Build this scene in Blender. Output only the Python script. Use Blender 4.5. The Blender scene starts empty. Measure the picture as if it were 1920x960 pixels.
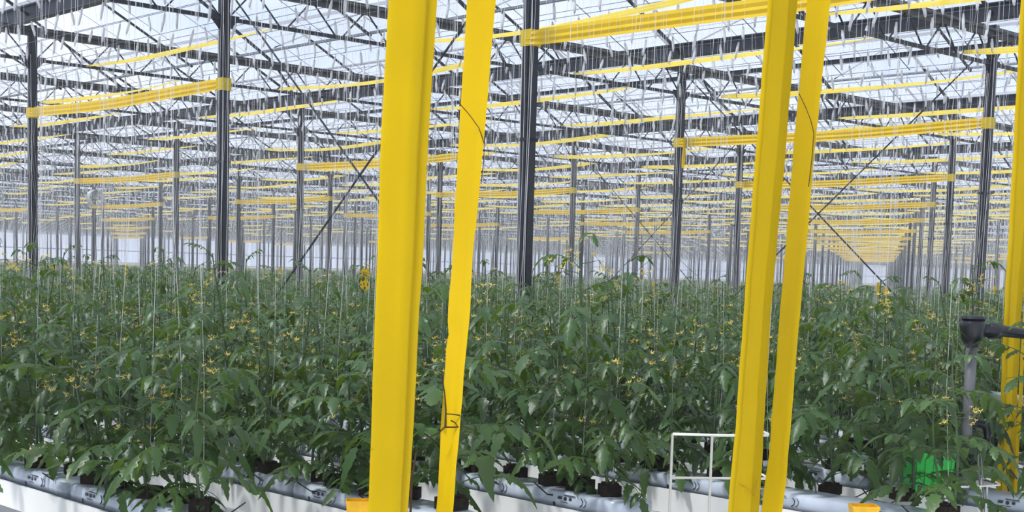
import bpy, math, random
import numpy as np
from mathutils import Vector, Matrix

random.seed(7)
rng = np.random.default_rng(7)
sc = bpy.context.scene
col = sc.collection
PI = math.pi

# ------------------------------------------------------------------ camera
EYE = 1.25
YAW, PITCH, ROLL = 0.8219, 0.0917, 0.0282
F = 2621.0
PY = 752.7
Ru = Vector((math.cos(YAW), math.sin(YAW), 0))
Rf = Vector((-math.sin(YAW), math.cos(YAW), 0))
UP = Vector((0, 0, 1))
Zf = Rf * math.cos(PITCH) - UP * math.sin(PITCH)
Rv = Rf * math.sin(PITCH) + UP * math.cos(PITCH)
Rc = Ru * math.cos(ROLL) + Rv * math.sin(ROLL)
Uc = -Ru * math.sin(ROLL) + Rv * math.cos(ROLL)
CAM = Vector((0, 0, EYE))
cd = bpy.data.cameras.new('camera')
cam = bpy.data.objects.new('camera', cd)
col.objects.link(cam)
cam.matrix_world = Matrix(((Rc.x, Uc.x, -Zf.x, CAM.x), (Rc.y, Uc.y, -Zf.y, CAM.y), (Rc.z, Uc.z, -Zf.z, CAM.z), (0, 0, 0, 1)))
cd.sensor_width = 36
cd.lens = F / 1920 * 36
cd.shift_y = (PY - 480) / 1920
cd.clip_start = 0.05
cd.clip_end = 2000
sc.camera = cam

# ------------------------------------------------------------------ light, sky, exposure
sc.view_settings.view_transform = 'Standard'
sc.view_settings.look = 'None'
sc.view_settings.exposure = 0.0
sc.view_settings.gamma = 1.0
sc.view_settings.use_curve_mapping = False
SKY_STRENGTH = 1.08
HAZE = 0.0025
sc.cycles.max_bounces = 6
sc.cycles.diffuse_bounces = 3
sc.cycles.glossy_bounces = 2
sc.cycles.transmission_bounces = 3
sc.cycles.transparent_max_bounces = 12
sc.cycles.use_denoising = True
sc.cycles.caustics_reflective = False
sc.cycles.caustics_refractive = False
w = bpy.data.worlds.new('sky')
sc.world = w
w.use_nodes = True
nt = w.node_tree
nt.nodes.clear()
wo = nt.nodes.new('ShaderNodeOutputWorld')
bg = nt.nodes.new('ShaderNodeBackground')
tc = nt.nodes.new('ShaderNodeTexCoord')
mp = nt.nodes.new('ShaderNodeMapping')
mp.inputs['Scale'].default_value = (2.2, 2.2, 6.0)
nz = nt.nodes.new('ShaderNodeTexNoise')
nz.inputs['Scale'].default_value = 1.6
nz.inputs['Detail'].default_value = 5
cr = nt.nodes.new('ShaderNodeValToRGB')
cr.color_ramp.elements[0].position = 0.36
cr.color_ramp.elements[0].color = (0.55, 0.68, 0.96, 1)
cr.color_ramp.elements[1].position = 0.62
cr.color_ramp.elements[1].color = (0.95, 0.99, 1.08, 1)
nt.links.new(tc.outputs['Generated'], mp.inputs[0])
nt.links.new(mp.outputs[0], nz.inputs['Vector'])
nt.links.new(nz.outputs[0], cr.inputs[0])
nt.links.new(cr.outputs[0], bg.inputs[0])
bg.inputs[1].default_value = SKY_STRENGTH
nt.links.new(bg.outputs[0], wo.inputs[0])
sd = bpy.data.lights.new('sun', 'SUN')
sd.energy = 4.2
sd.angle = math.radians(7)
sd.color = (1.0, 0.97, 0.92)
sun = bpy.data.objects.new('sun', sd)
col.objects.link(sun)
sun.rotation_euler = (math.radians(28), math.radians(-12), 0)


def at(px, py, d):
    """point on the sight line of a photo pixel at depth d"""
    return CAM + Rc * ((px - 960) / F * d) + Uc * ((PY - py) / F * d) + Zf * d


def at_z(px, py, z):
    r = at(px, py, 1.0) - CAM
    return CAM + r * ((z - EYE) / r.z)


def depth(x, y):
    return -x * math.sin(YAW) + y * math.cos(YAW)


def seen(x, y, margin=1.0, side=1.12):
    d = -x * math.sin(YAW) + y * math.cos(YAW)
    u = x * math.cos(YAW) + y * math.sin(YAW)
    return d > 0.6 and abs(u) < 0.366 * d * side + margin


# ------------------------------------------------------------------ materials
def mat(name, color, rough=0.6, metal=0.0, spec=0.5, noise=0.0, nscale=8.0, coat=0.0, trans=None, bump=0.0):
    m = bpy.data.materials.new(name)
    m.use_nodes = True
    t = m.node_tree
    b = t.nodes['Principled BSDF']
    b.inputs['Roughness'].default_value = rough
    b.inputs['Metallic'].default_value = metal
    b.inputs['Specular IOR Level'].default_value = spec
    b.inputs['Coat Weight'].default_value = coat
    b.inputs['Base Color'].default_value = (*color, 1)
    csock = None
    if noise > 0:
        n = t.nodes.new('ShaderNodeTexNoise')
        n.inputs['Scale'].default_value = nscale
        n.inputs['Detail'].default_value = 4
        tcn = t.nodes.new('ShaderNodeTexCoord')
        t.links.new(tcn.outputs['Object'], n.inputs['Vector'])
        r = t.nodes.new('ShaderNodeValToRGB')
        r.color_ramp.elements[0].position = 0.3
        r.color_ramp.elements[1].position = 0.7
        r.color_ramp.elements[0].color = (*[c * (1 - noise) for c in color], 1)
        r.color_ramp.elements[1].color = (*[min(1, c * (1 + noise)) for c in color], 1)
        t.links.new(n.outputs[0], r.inputs[0])
        t.links.new(r.outputs[0], b.inputs['Base Color'])
        csock = r.outputs[0]
        if bump > 0:
            bp = t.nodes.new('ShaderNodeBump')
            bp.inputs['Strength'].default_value = bump
            bp.inputs['Distance'].default_value = 0.01
            t.links.new(n.outputs[0], bp.inputs['Height'])
            t.links.new(bp.outputs[0], b.inputs['Normal'])
    if trans:
        tr = t.nodes.new('ShaderNodeBsdfTranslucent')
        tr.inputs[0].default_value = (*trans[0], 1)
        mx = t.nodes.new('ShaderNodeMixShader')
        mx.inputs[0].default_value = trans[1]
        t.links.new(b.outputs[0], mx.inputs[1])
        t.links.new(tr.outputs[0], mx.inputs[2])
        t.links.new(mx.outputs[0], t.nodes['Material Output'].inputs[0])
    return m


M = {}
M['steel'] = mat('dark_weathered_steel', (0.011, 0.013, 0.020), 0.42, 0.0, 0.35, 0.45, 14)
M['galv'] = mat('galvanised_steel', (0.040, 0.041, 0.042), 0.45, 0.2, 0.4, 0.4, 9)
M['gutter'] = mat('dark_gutter_metal', (0.014, 0.018, 0.030), 0.5, 0.0, 0.3, 0.4, 5)
M['alu'] = mat('aluminium', (0.20, 0.22, 0.26), 0.5, 0.2)
M['wire'] = mat('wire_metal', (0.10, 0.11, 0.13), 0.5, 0.3)
M['yellow'] = mat('yellow_sticky_film', (0.76, 0.525, 0.0), 0.45, 0, 0.15, 0.04, 3, 0.0, ((0.82, 0.58, 0.0), 0.28))
M['ribbon'] = mat('yellow_ribbon_film', (0.84, 0.62, 0.02), 0.35, 0, 0.4, 0.05, 3, 0.1, ((0.92, 0.72, 0.05), 0.42))
M['yellow2'] = mat('pale_yellow_film', (0.86, 0.72, 0.10), 0.35, 0, 0.5, 0.06, 3, 0.1, ((0.95, 0.82, 0.2), 0.45))
M['dark_film'] = mat('dark_yellow_film', (0.55, 0.31, 0.0), 0.5, 0, 0.4, 0.3, 30)
M['white_twine'] = mat('white_twine', (0.80, 0.80, 0.80), 0.7, 0, 0.3, 0, 8, 0, ((0.8, 0.8, 0.8), 0.25))
M['roll'] = mat('wound_twine', (0.78, 0.79, 0.82), 0.6, 0, 0.3, 0.12, 40, 0, ((0.8, 0.8, 0.8), 0.25))
M['floor'] = mat('white_ground_film', (0.86, 0.86, 0.87), 0.45, 0, 0.5, 0.04, 2.5, 0.0, None, 0.3)
M['slab'] = mat('pale_blue_slab_film', (0.50, 0.56, 0.66), 0.3, 0, 0.6, 0.10, 12, 0.2)
M['white'] = mat('white_enamel', (0.84, 0.84, 0.82), 0.35, 0, 0.5, 0.03, 5)
M['cream'] = mat('cream_edge', (0.72, 0.62, 0.42), 0.6, 0, 0.3, 0.3, 20)
M['rackw'] = mat('ivory_wire_coating', (0.80, 0.79, 0.72), 0.4)
M['print'] = mat('dark_print', (0.03, 0.035, 0.05), 0.5)
M['block'] = mat('dark_substrate', (0.020, 0.014, 0.009), 0.9, 0, 0.2, 0.6, 60, 0, None, 0.8)
M['black'] = mat('black_plastic', (0.012, 0.013, 0.018), 0.3, 0, 0.5)
M['grey'] = mat('grey_pipe', (0.16, 0.16, 0.17), 0.45, 0, 0.5, 0.2, 10)
M['palegrey'] = mat('pale_grey_metal', (0.45, 0.48, 0.48), 0.4, 0.2, 0.5, 0.15, 8)
M['green'] = mat('bright_green_plastic', (0.03, 0.80, 0.10), 0.35, 0, 0.5, 0, 8, 0, ((0.05, 0.9, 0.15), 0.3))
M['orange_tray'] = mat('orange_yellow_plastic', (0.85, 0.46, 0.0), 0.4, 0, 0.5, 0.15, 20)
M['flower'] = mat('yellow_petal', (0.88, 0.68, 0.16), 0.6, 0, 0.3, 0.15, 30, 0, ((0.95, 0.78, 0.2), 0.3))
M['stem'] = mat('green_stem', (0.060, 0.105, 0.040), 0.5, 0, 0.4, 0.3, 15)
M['budgreen'] = mat('pale_green_sepal', (0.20, 0.30, 0.10), 0.6)
M['dry'] = mat('dry_brown_stem', (0.06, 0.035, 0.015), 0.8, 0, 0.2, 0.3, 30)


def leaf_mat(name, dark, light, tr, tf):
    m = bpy.data.materials.new(name)
    m.use_nodes = True
    t = m.node_tree
    b = t.nodes['Principled BSDF']
    b.inputs['Roughness'].default_value = 0.40
    b.inputs['Specular IOR Level'].default_value = 0.5
    g = t.nodes.new('ShaderNodeNewGeometry')
    n = t.nodes.new('ShaderNodeTexNoise')
    n.inputs['Scale'].default_value = 5.0
    n.inputs['Detail'].default_value = 3
    tcn = t.nodes.new('ShaderNodeTexCoord')
    t.links.new(tcn.outputs['Object'], n.inputs['Vector'])
    ad = t.nodes.new('ShaderNodeMath')
    ad.operation = 'MULTIPLY_ADD'
    ad.inputs[1].default_value = 0.55
    t.links.new(g.outputs['Random Per Island'], ad.inputs[0])
    sb = t.nodes.new('ShaderNodeMath')
    sb.operation = 'MULTIPLY'
    sb.inputs[1].default_value = 0.5
    t.links.new(n.outputs[0], sb.inputs[0])
    t.links.new(sb.outputs[0], ad.inputs[2])
    r = t.nodes.new('ShaderNodeValToRGB')
    r.color_ramp.elements[0].position = 0.2
    r.color_ramp.elements[1].position = 0.85
    r.color_ramp.elements[0].color = (*dark, 1)
    r.color_ramp.elements[1].color = (*light, 1)
    t.links.new(ad.outputs[0], r.inputs[0])
    t.links.new(r.outputs[0], b.inputs['Base Color'])
    n2 = t.nodes.new('ShaderNodeTexNoise')
    n2.inputs['Scale'].default_value = 70
    t.links.new(tcn.outputs['Object'], n2.inputs['Vector'])
    bp = t.nodes.new('ShaderNodeBump')
    bp.inputs['Strength'].default_value = 0.35
    bp.inputs['Distance'].default_value = 0.004
    t.links.new(n2.outputs[0], bp.inputs['Height'])
    t.links.new(bp.outputs[0], b.inputs['Normal'])
    trn = t.nodes.new('ShaderNodeBsdfTranslucent')
    trn.inputs[0].default_value = (*tr, 1)
    mx = t.nodes.new('ShaderNodeMixShader')
    mx.inputs[0].default_value = tf
    t.links.new(b.outputs[0], mx.inputs[1])
    t.links.new(trn.outputs[0], mx.inputs[2])
    t.links.new(mx.outputs[0], t.nodes['Material Output'].inputs[0])
    return m


M['leaf'] = leaf_mat('tomato_leaf', (0.009, 0.034, 0.006), (0.050, 0.116, 0.030), (0.22, 0.36, 0.01), 0.2)


def sheet_mat(name, colr, dens, bars, transp_lines=True):
    """light-passing greenhouse cladding with thin bars at regular spacing. bars = [(axis, period, width)]"""
    m = bpy.data.materials.new(name)
    m.use_nodes = True
    t = m.node_tree
    t.nodes.remove(t.nodes['Principled BSDF'])
    out = t.nodes['Material Output']
    tp = t.nodes.new('ShaderNodeBsdfTransparent')
    tp.inputs[0].default_value = (0.93, 0.95, 0.98, 1)
    tl = t.nodes.new('ShaderNodeBsdfTranslucent')
    tl.inputs[0].default_value = (*colr, 1)
    mx = t.nodes.new('ShaderNodeMixShader')
    mx.inputs[0].default_value = dens
    t.links.new(tp.outputs[0], mx.inputs[1])
    t.links.new(tl.outputs[0], mx.inputs[2])
    cur = mx.outputs[0]
    tcn = t.nodes.new('ShaderNodeTexCoord')
    sp = t.nodes.new('ShaderNodeSeparateXYZ')
    t.links.new(tcn.outputs['Object'], sp.inputs[0])
    df = t.nodes.new('ShaderNodeBsdfDiffuse')
    df.inputs[0].default_value = (0.22, 0.25, 0.32, 1)
    for ax, per, wd in bars:
        md = t.nodes.new('ShaderNodeMath')
        md.operation = 'PINGPONG'
        md.inputs[1].default_value = per / 2
        t.links.new(sp.outputs[ax], md.inputs[0])
        lt = t.nodes.new('ShaderNodeMath')
        lt.operation = 'LESS_THAN'
        lt.inputs[1].default_value = wd / 2
        t.links.new(md.outputs[0], lt.inputs[0])
        m2 = t.nodes.new('ShaderNodeMixShader')
        t.links.new(lt.outputs[0], m2.inputs[0])
        t.links.new(cur, m2.inputs[1])
        t.links.new(df.outputs[0], m2.inputs[2])
        cur = m2.outputs[0]
    t.links.new(cur, out.inputs[0])
    return m


M['glass'] = sheet_mat('roof_glass', (0.95, 0.96, 1.0), 0.22, [(0, 1.25, 0.022), (1, 0.56, 0.012)])
M['wall'] = sheet_mat('end_wall_sheet', (0.92, 0.94, 1.0), 0.35, [(1, 2.5, 0.05)])
M['wall_y'] = sheet_mat('side_wall_sheet', (0.92, 0.94, 1.0), 0.5, [(0, 2.5, 0.05)])


# ------------------------------------------------------------------ mesh helpers
class MB:
    def __init__(s):
        s.v = []
        s.f = []
        s.m = []

    def quadgrid(s, rows, mi=0, close=False):
        b = len(s.v)
        n = len(rows[0])
        for r in rows:
            s.v += [tuple(p) for p in r]
        for i in range(len(rows) - 1):
            for j in range(n if close else n - 1):
                k = (j + 1) % n
                s.f.append((b + i * n + j, b + i * n + k, b + (i + 1) * n + k, b + (i + 1) * n + j))
                s.m.append(mi)

    def box(s, c, d, mi=0, R=None):
        b = len(s.v)
        for x in (-.5, .5):
            for y in (-.5, .5):
                for z in (-.5, .5):
                    p = Vector((x * d[0], y * d[1], z * d[2]))
                    if R:
                        p = R @ p
                    s.v.append(tuple(Vector(c) + p))
        for q in ((0, 1, 3, 2), (4, 6, 7, 5), (0, 4, 5, 1), (2, 3, 7, 6), (0, 2, 6, 4), (1, 5, 7, 3)):
            s.f.append(tuple(b + i for i in q))
            s.m.append(mi)

    def tube(s, pts, rad, n=6, mi=0, caps=True):
        pts = [Vector(p) for p in pts]
        if not hasattr(rad, '__len__'):
            rad = [rad] * len(pts)
        rows = []
        for i, p in enumerate(pts):
            a = pts[max(0, i - 1)]
            c = pts[min(len(pts) - 1, i + 1)]
            t = (c - a)
            t = t.normalized() if t.length > 1e-9 else Vector((0, 0, 1))
            ref = Vector((0, 0, 1)) if abs(t.z) < 0.9 else Vector((1, 0, 0))
            u = t.cross(ref).normalized()
            v = t.cross(u)
            rows.append([p + (u * math.cos(2 * PI * k / n + PI / 4) + v * math.sin(2 * PI * k / n + PI / 4)) * rad[i] for k in range(n)])
        b = len(s.v)
        s.quadgrid(rows, mi, True)
        if caps and n > 2:
            for base in (b, b + (len(rows) - 1) * n):
                if n == 4:
                    s.f.append(tuple(base + k for k in range(4)))
                    s.m.append(mi)
                else:
                    s.f.append(tuple(base + k for k in range(n)))
                    s.m.append(mi)

    def mesh(s, name, mats, smooth=False):
        me = bpy.data.meshes.new(name)
        me.from_pydata(s.v, [], s.f)
        for m in mats:
            me.materials.append(m)
        if len(mats) > 1:
            me.polygons.foreach_set('material_index', s.m)
        if smooth:
            me.polygons.foreach_set('use_smooth', [True] * len(s.f))
        me.update()
        return me

    def obj(s, name, mats, parent=None, smooth=False, loc=None):
        if not isinstance(mats, (list, tuple)):
            mats = [mats]
        o = bpy.data.objects.new(name, s.mesh(name, mats, smooth))
        col.objects.link(o)
        if parent:
            o.parent = parent
        if loc is not None:
            o.location = loc
        return o

    def np(s):
        q = []
        mi = []
        for f, m in zip(s.f, s.m):
            if len(f) == 4:
                q.append(f)
                mi.append(m)
            elif len(f) > 4:
                for k in range(1, len(f) - 1, 2):
                    q.append((f[0], f[k], f[k + 1], f[min(k + 2, len(f) - 1)]) if k + 2 < len(f) else None)
                    mi.append(m)
                q = [x for x in q if x]
                mi = mi[:len(q)]
        return np.array(s.v, np.float32), np.array(q, np.int32), np.array(mi, np.int32)


def np_obj(name, V, Q, MI, mats, smooth=False):
    me = bpy.data.meshes.new(name)
    me.vertices.add(len(V))
    me.vertices.foreach_set('co', V.astype(np.float32).ravel())
    me.loops.add(Q.size)
    me.loops.foreach_set('vertex_index', Q.astype(np.int32).ravel())
    me.polygons.add(len(Q))
    me.polygons.foreach_set('loop_start', np.arange(0, Q.size, 4, dtype=np.int32))
    me.polygons.foreach_set('material_index', MI.astype(np.int32))
    if smooth:
        me.polygons.foreach_set('use_smooth', np.ones(len(Q), bool))
    for m in mats:
        me.materials.append(m)
    me.update(calc_edges=True)
    me.validate()
    o = bpy.data.objects.new(name, me)
    col.objects.link(o)
    return o


def scatter(name, protos, pos, rot, scl, which, mats, smooth=False, tilt=None):
    """one merged mesh (stuff) of many copies: protos = [(V,Q,M)], pos Nx3, rot N, scl Nx3"""
    Vs, Qs, Ms = [], [], []
    base = 0
    for k, (V, Q, Mi) in enumerate(protos):
        idx = np.where(which == k)[0]
        if len(idx) == 0:
            continue
        c, s_ = np.cos(rot[idx])[:, None], np.sin(rot[idx])[:, None]
        P = V[None, :, :] * scl[idx][:, None, :]
        if tilt is not None:
            P = P.copy()
            P[:, :, 0] += P[:, :, 2] * tilt[idx][:, 0:1]
            P[:, :, 1] += P[:, :, 2] * tilt[idx][:, 1:2]
        X = P[:, :, 0] * c - P[:, :, 1] * s_
        Y = P[:, :, 0] * s_ + P[:, :, 1] * c
        W = np.stack([X, Y, P[:, :, 2]], -1) + pos[idx][:, None, :]
        n = len(V)
        Vs.append(W.reshape(-1, 3))
        off = base + np.arange(len(idx))[:, None, None] * n
        Qs.append((Q[None] + off).reshape(-1, 4))
        Ms.append(np.tile(Mi, len(idx)))
        base += n * len(idx)
    return np_obj(name, np.concatenate(Vs), np.concatenate(Qs), np.concatenate(Ms), mats, smooth)


def empty(name, loc=(0, 0, 0), rz=0):
    o = bpy.data.objects.new(name, None)
    col.objects.link(o)
    o.location = loc
    o.rotation_euler = (0, 0, rz)
    return o


def tag(o, label, cat, group=None, kind=None):
    o['label'] = label
    if cat:
        o['category'] = cat
    if group:
        o['group'] = group
    if kind:
        o['kind'] = kind
    return o


def struct(o, label=None):
    o['kind'] = 'structure'
    if label:
        o['label'] = label
    return o


def dup(root, loc=None, rz=None, scale=None):
    r = root.copy()
    col.objects.link(r)
    if loc is not None:
        r.location = loc
    if rz is not None:
        r.rotation_euler = (0, 0, rz)
    if scale is not None:
        r.scale = scale
    for ch in root.children:
        c = ch.copy()
        col.objects.link(c)
        c.parent = r
        for g in ch.children:
            d = g.copy()
            col.objects.link(d)
            d.parent = c
    return r


# ------------------------------------------------------------------ the lattice of the greenhouse
CX, CY, SA, SC = -8.93, 8.40, 5.0, 7.827     # column (i, j) stands at (CX + SA*i, CY + SC*(j-1))
HEAD = EYE + 3.20
XEND, YEND = -145.0, 300.0
XNEAR, YNEAR = 4.0, -3.0


def colpos(i, j):
    return CX + SA * i, CY + SC * (j - 1)


# setting: floor, walls, ceiling
b = MB()
b.box(((XEND + 12) / 2, (YEND - 8) / 2, -0.05), (abs(XEND) + 12, YEND + 8, 0.1))
struct(b.obj('floor', M['floor']), 'white plastic covered greenhouse floor')

b = MB()
b.box((XEND, YEND / 2, 2.25), (0.06, YEND + 8, 4.5))
struct(b.obj('wall_far', M['wall']), 'pale translucent end wall at the far side')
b = MB()
b.box((XEND / 2, YEND, 2.25), (abs(XEND), 0.06, 4.5))
struct(b.obj('wall_back', M['wall_y']), 'pale translucent side wall far behind')
for k, (hh, th) in enumerate(((EYE + 1.22, 0.09), (EYE - 0.1, 0.06), (EYE + 3.1, 0.12))):
    b = MB()
    b.box((XEND + 0.1, YEND / 2, hh), (0.08, YEND, th))
    struct(b.obj('trim_%d' % (k + 1), M['alu']))
b = MB()
b.box((XEND + 0.2, YEND / 2, EYE - 0.33), (0.12, YEND, 0.35))
struct(b.obj('trim_4', M['cream']))

b = MB()
zg, zr = HEAD + 0.22, HEAD + 1.15
y = CY - 2 * SC
rows = []
half = SC / 4
while y < YEND:
    rows.append((y, zg))
    rows.append((y + half, zr))
    y += 2 * half
rows.append((y, zg))
b.quadgrid([[(XEND, yy, zz), (XNEAR, yy, zz)] for yy, zz in rows])
struct(b.obj('ceiling', M['glass']), 'pitched glass greenhouse roof')

# ------------------------------------------------------------------ columns
FARGRP = 'steel columns of the greenhouse'
col_lab = {
    (0, 1): 'dark steel column between the two pairs of yellow straps, carrying the widest yellow ribbon',
    (-1, 1): 'dark steel column left of the widest yellow strap, where the left thick ribbon ends high',
    (-2, 1): 'dark steel column nearest the left edge, at the low end of the thick ribbon',
    (0, 2): 'tall dark steel column just left of the right edge strap',
    (-1, 2): 'dark steel column with a short yellow strip dangling below its ribbon',
    (-3, 2): 'steel column left of the widest strap, where a level ribbon begins',
    (-4, 2): 'steel column at the right end of the shorter level ribbon on the left',
    (-5, 2): 'steel column at the left end of the shorter level ribbon, second from the left edge',
    (-1, 3): 'steel column second from the right edge strap, leaning slightly',
    (-2, 3): 'steel column directly left of the third yellow strap',
    (-3, 3): 'steel column midway between the central dark column and the dangling strip column',
    (-4, 3): 'thin steel column seen between the two left yellow straps',
    (-5, 3): 'thin steel column left of the widest strap, behind the crossing brace wires',
    (-6, 3): 'thin steel column just right of the dark column left of the wide strap',
}
sh = MB()
sh.box((0, 0, HEAD / 2), (0.098, 0.098, HEAD))
sh.box((0.052, 0, HEAD / 2), (0.008, 0.06, HEAD - 0.1))
sh.box((0, -0.052, HEAD / 2), (0.06, 0.008, HEAD - 0.1))
bp_ = MB()
bp_.box((0, 0, 0.01), (0.24, 0.24, 0.02))
br_ = MB()
for s_ in (-1, 1):
    br_.v += [(-.006, s_ * .05, HEAD - 0.60), (.006, s_ * .05, HEAD - 0.60), (.006, s_ * .05, HEAD - 0.42), (-.006, s_ * .05, HEAD - 0.42),
              (-.006, s_ * .19, HEAD - 0.455), (.006, s_ * .19, HEAD - 0.455), (.006, s_ * .19, HEAD - 0.42), (-.006, s_ * .19, HEAD - 0.42)]
    o_ = len(br_.v) - 8
    for q in ((0, 1, 2, 3), (4, 7, 6, 5), (0, 4, 5, 1), (3, 2, 6, 7), (0, 3, 7, 4), (1, 5, 6, 2)):
        br_.f.append(tuple(o_ + k for k in q))
        br_.m.append(0)
cb_ = MB()
for (ax_c, ay_c, ph_c) in ((-.056, -.03, 0), (.0, -.060, 2), (-.03, -.058, 4), (.06, -.045, 1)):
    cb_.tube([(ax_c + .006 * math.sin(ph_c + k * 1.3), ay_c + .004 * math.cos(ph_c + k), .3 + (HEAD - .7) * k / 8) for k in range(9)], .0028, 4)
cl_ = MB()
cl_.box((0, 0, EYE + 1.15), (0.125, 0.125, 0.03))
cl_.box((0.09, 0, EYE + 1.15), (0.07, 0.02, 0.015))
pc = empty('steel_column')
sh.obj('shaft', M['steel'], pc)
bp_.obj('base_plate', M['galv'], pc)
br_.obj('bracket', M['steel'], pc)
cl_.obj('clamp', M['steel'], pc)
cb_.obj('loose_twines', M['white_twine'], pc)
far_shaft = MB()
far_shaft.box((0, 0, HEAD / 2), (0.10, 0.10, HEAD))
pf = far_shaft.obj('steel_column', M['steel'])
cells = []
for j in range(0, 40):
    for i in range(-28, 3):
        x, y = colpos(i, j)
        if x < XEND + 1 or y > YEND - 1 or not seen(x, y, 0.6, 1.05):
            continue
        cells.append((depth(x, y), i, j, x, y))
cells.sort()
print('columns', len(cells))
first = True
firstf = True
restc = []
for n, (d, i, j, x, y) in enumerate(cells):
    if n >= 300:
        restc.append((x, y))
        continue
    if d < 45:
        o = pc if first else dup(pc)
        first = False
    else:
        o = pf if firstf else dup(pf)
        firstf = False
    o.location = (x, y, 0)
    lab = col_lab.get((i, j))
    if lab is None:
        lab = 'slim grey steel column standing further back in the crop' if d < 45 else 'very thin distant steel column rising from the far crop'
    tag(o, lab, 'column', FARGRP)
V_, Q_, M_ = far_shaft.np()
if restc:
    pos = np.array([(x, y, 0) for x, y in restc], np.float32)
    o = scatter('distant_columns', [(V_, Q_, M_)], pos, np.zeros(len(pos)), np.ones((len(pos), 3)), np.zeros(len(pos), int), [M['steel']])
    tag(o, 'hair-thin columns near the end walls', 'columns', None, 'stuff')

# ------------------------------------------------------------------ gutters, ridges, purlins along x
nj = 0
for j in range(0, 38):
    y = CY + SC * (j - 1)
    dd = depth(XEND * 0.5, y)
    e = empty('roof_gutter', ((XEND + XNEAR) / 2, y, 0))
    L = XNEAR - XEND
    g = MB()
    g.box((0, 0, EYE + 3.375), (L, 0.13, 0.17))
    g.obj('trough', M['gutter'], e)
    g = MB()
    g.box((0, -0.075, EYE + 3.455), (L, 0.05, 0.02))
    g.box((0, 0.075, EYE + 3.455), (L, 0.05, 0.02))
    g.box((0, 0, EYE + 3.28), (L, 0.18, 0.015))
    g.obj('flange', M['gutter'], e)
    tag(e, {1: 'deep dark roof gutter over the nearest column row, crossing the top left corner',
            2: 'deep dark roof gutter over the second column row, rising to the top right corner',
            3: 'deep dark roof gutter over the third column row'}.get(j, 'dark roof gutter over a column row further back'), 'gutter', 'deep gutters over the column rows')
    if j > 24:
        continue
    if j in (2, 4, 6, 8):
        g = MB()
        g.box((0, 0, 0), (L, 0.045, 0.055 if j == 2 else 0.03))
        g.box((0, 0, 0.03), (L, 0.07, 0.008))
        o = g.obj('roof_beam', M['gutter'], None, False, ((XEND + XNEAR) / 2, y + 1.75, EYE + 3.28))
        tag(o, {2: 'slim dark roof beam below and behind the second deep gutter, upper right'}.get(j, 'slim dark roof beam running beside a gutter further back'), 'beam', 'slim roof beams beside the gutters')
    g = MB()
    g.box((0, 0, 0), (L, 0.06, 0.022))
    o = g.obj('valley_gutter', M['alu'], None, False, ((XEND + XNEAR) / 2, y + SC / 2, EYE + 3.36))
    tag(o, {1: 'thin valley gutter halfway between the first and second column rows', 2: 'thin valley gutter halfway between the second and third column rows'}.get(j, 'thin valley gutter between column rows further back'), 'gutter', 'thin valley gutters')
    for q in (0.25, 0.75):
        g = MB()
        g.box((0, 0, 0), (L, 0.035, 0.05))
        o = g.obj('ridge_bar', M['alu'], None, False, ((XEND + XNEAR) / 2, y + SC * q, zr + 0.0))
        tag(o, 'thin aluminium ridge bar at a peak of the glass roof', 'ridge', 'ridge bars of the glass roof')

# ------------------------------------------------------------------ trusses along y (one per bay)
tcx = MB()
tcx.box((0, SC / 2, EYE + 3.10), (0.085, SC, 0.085))
tcx.box((0, SC / 2, EYE + 3.165), (0.05, SC, 0.03))
pipe = MB()
for dx_ in (-0.07, 0.07):
    pipe.tube([(dx_, 0, EYE + 3.13), (dx_, SC, EYE + 3.13)], 0.018, 6)
bcx = MB()
bcx.box((0, SC / 2, EYE + 2.735), (0.045, SC, 0.04))
wbx = MB()
NP = 10
for k in range(NP):
    y0 = SC * (k + 0.07) / NP
    ym = SC * (k + 0.5) / NP
    y1 = SC * (k + 0.93) / NP
    wbx.tube([(0, y0, EYE + 2.75), (0, ym - 0.03, EYE + 3.07)], 0.011, 4)
    wbx.tube([(0, ym + 0.03, EYE + 3.07), (0, y1, EYE + 2.75)], 0.011, 4)
rfx = MB()
for (ya, yb) in ((0.5, 0.25), (0.5, 0.75)):
    rfx.tube([(0, SC * 0.25, zr - 0.05), (0, SC * 0.5, EYE + 3.16)], 0.026, 4)
    rfx.tube([(0, SC * 0.75, zr - 0.05), (0, SC, EYE + 3.3)], 0.026, 4)
    break
rfx.tube([(0, SC * 0.5, EYE + 3.16), (0, SC * 0.5 + 0.34, EYE + 2.75)], 0.02, 4)
rfx.tube([(0, 0.02, EYE + 3.4), (0, SC * 0.25, zr - 0.05)], 0.012, 4)
rfx.tube([(0, SC * 0.5, EYE + 3.4), (0, SC * 0.75, zr - 0.05)], 0.012, 4)
rfm = MB()
rfm.tube([(SA / 2, SC * 0.25, zr - 0.05), (SA / 2, SC * 0.5, EYE + 3.32)], 0.022, 4)
rfm.tube([(SA / 2, SC * 0.75, zr - 0.05), (SA / 2, SC, EYE + 3.32)], 0.022, 4)
pt = empty('roof_truss')
tcx.obj('top_chord', M['galv'], pt)
pipe.obj('pipe_pair', M['galv'], pt)
bcx.obj('bottom_chord', M['steel'], pt)
wbx.obj('web_bars', M['steel'], pt)
rfx.obj('rafter', M['steel'], pt)
for ya_, yb_ in ((0.25, 0.5), (0.75, 1.0)):
    q_ = MB()
    q_.tube([(SA / 2, SC * ya_, zr - 0.05), (SA / 2, SC * yb_, EYE + 3.32)], 0.022, 4)
    q_.obj('intermediate_rafter', M['steel'], pt)
allm = MB()
for q in (tcx, bcx, wbx, rfx, rfm):
    o_ = len(allm.v)
    allm.v += q.v
    allm.f += [tuple(o_ + k for k in f) for f in q.f]
    allm.m += [0 if q is tcx else 1] * len(q.f)
pt2 = allm.obj('roof_truss', [M['galv'], M['steel']])
spans = []
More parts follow.
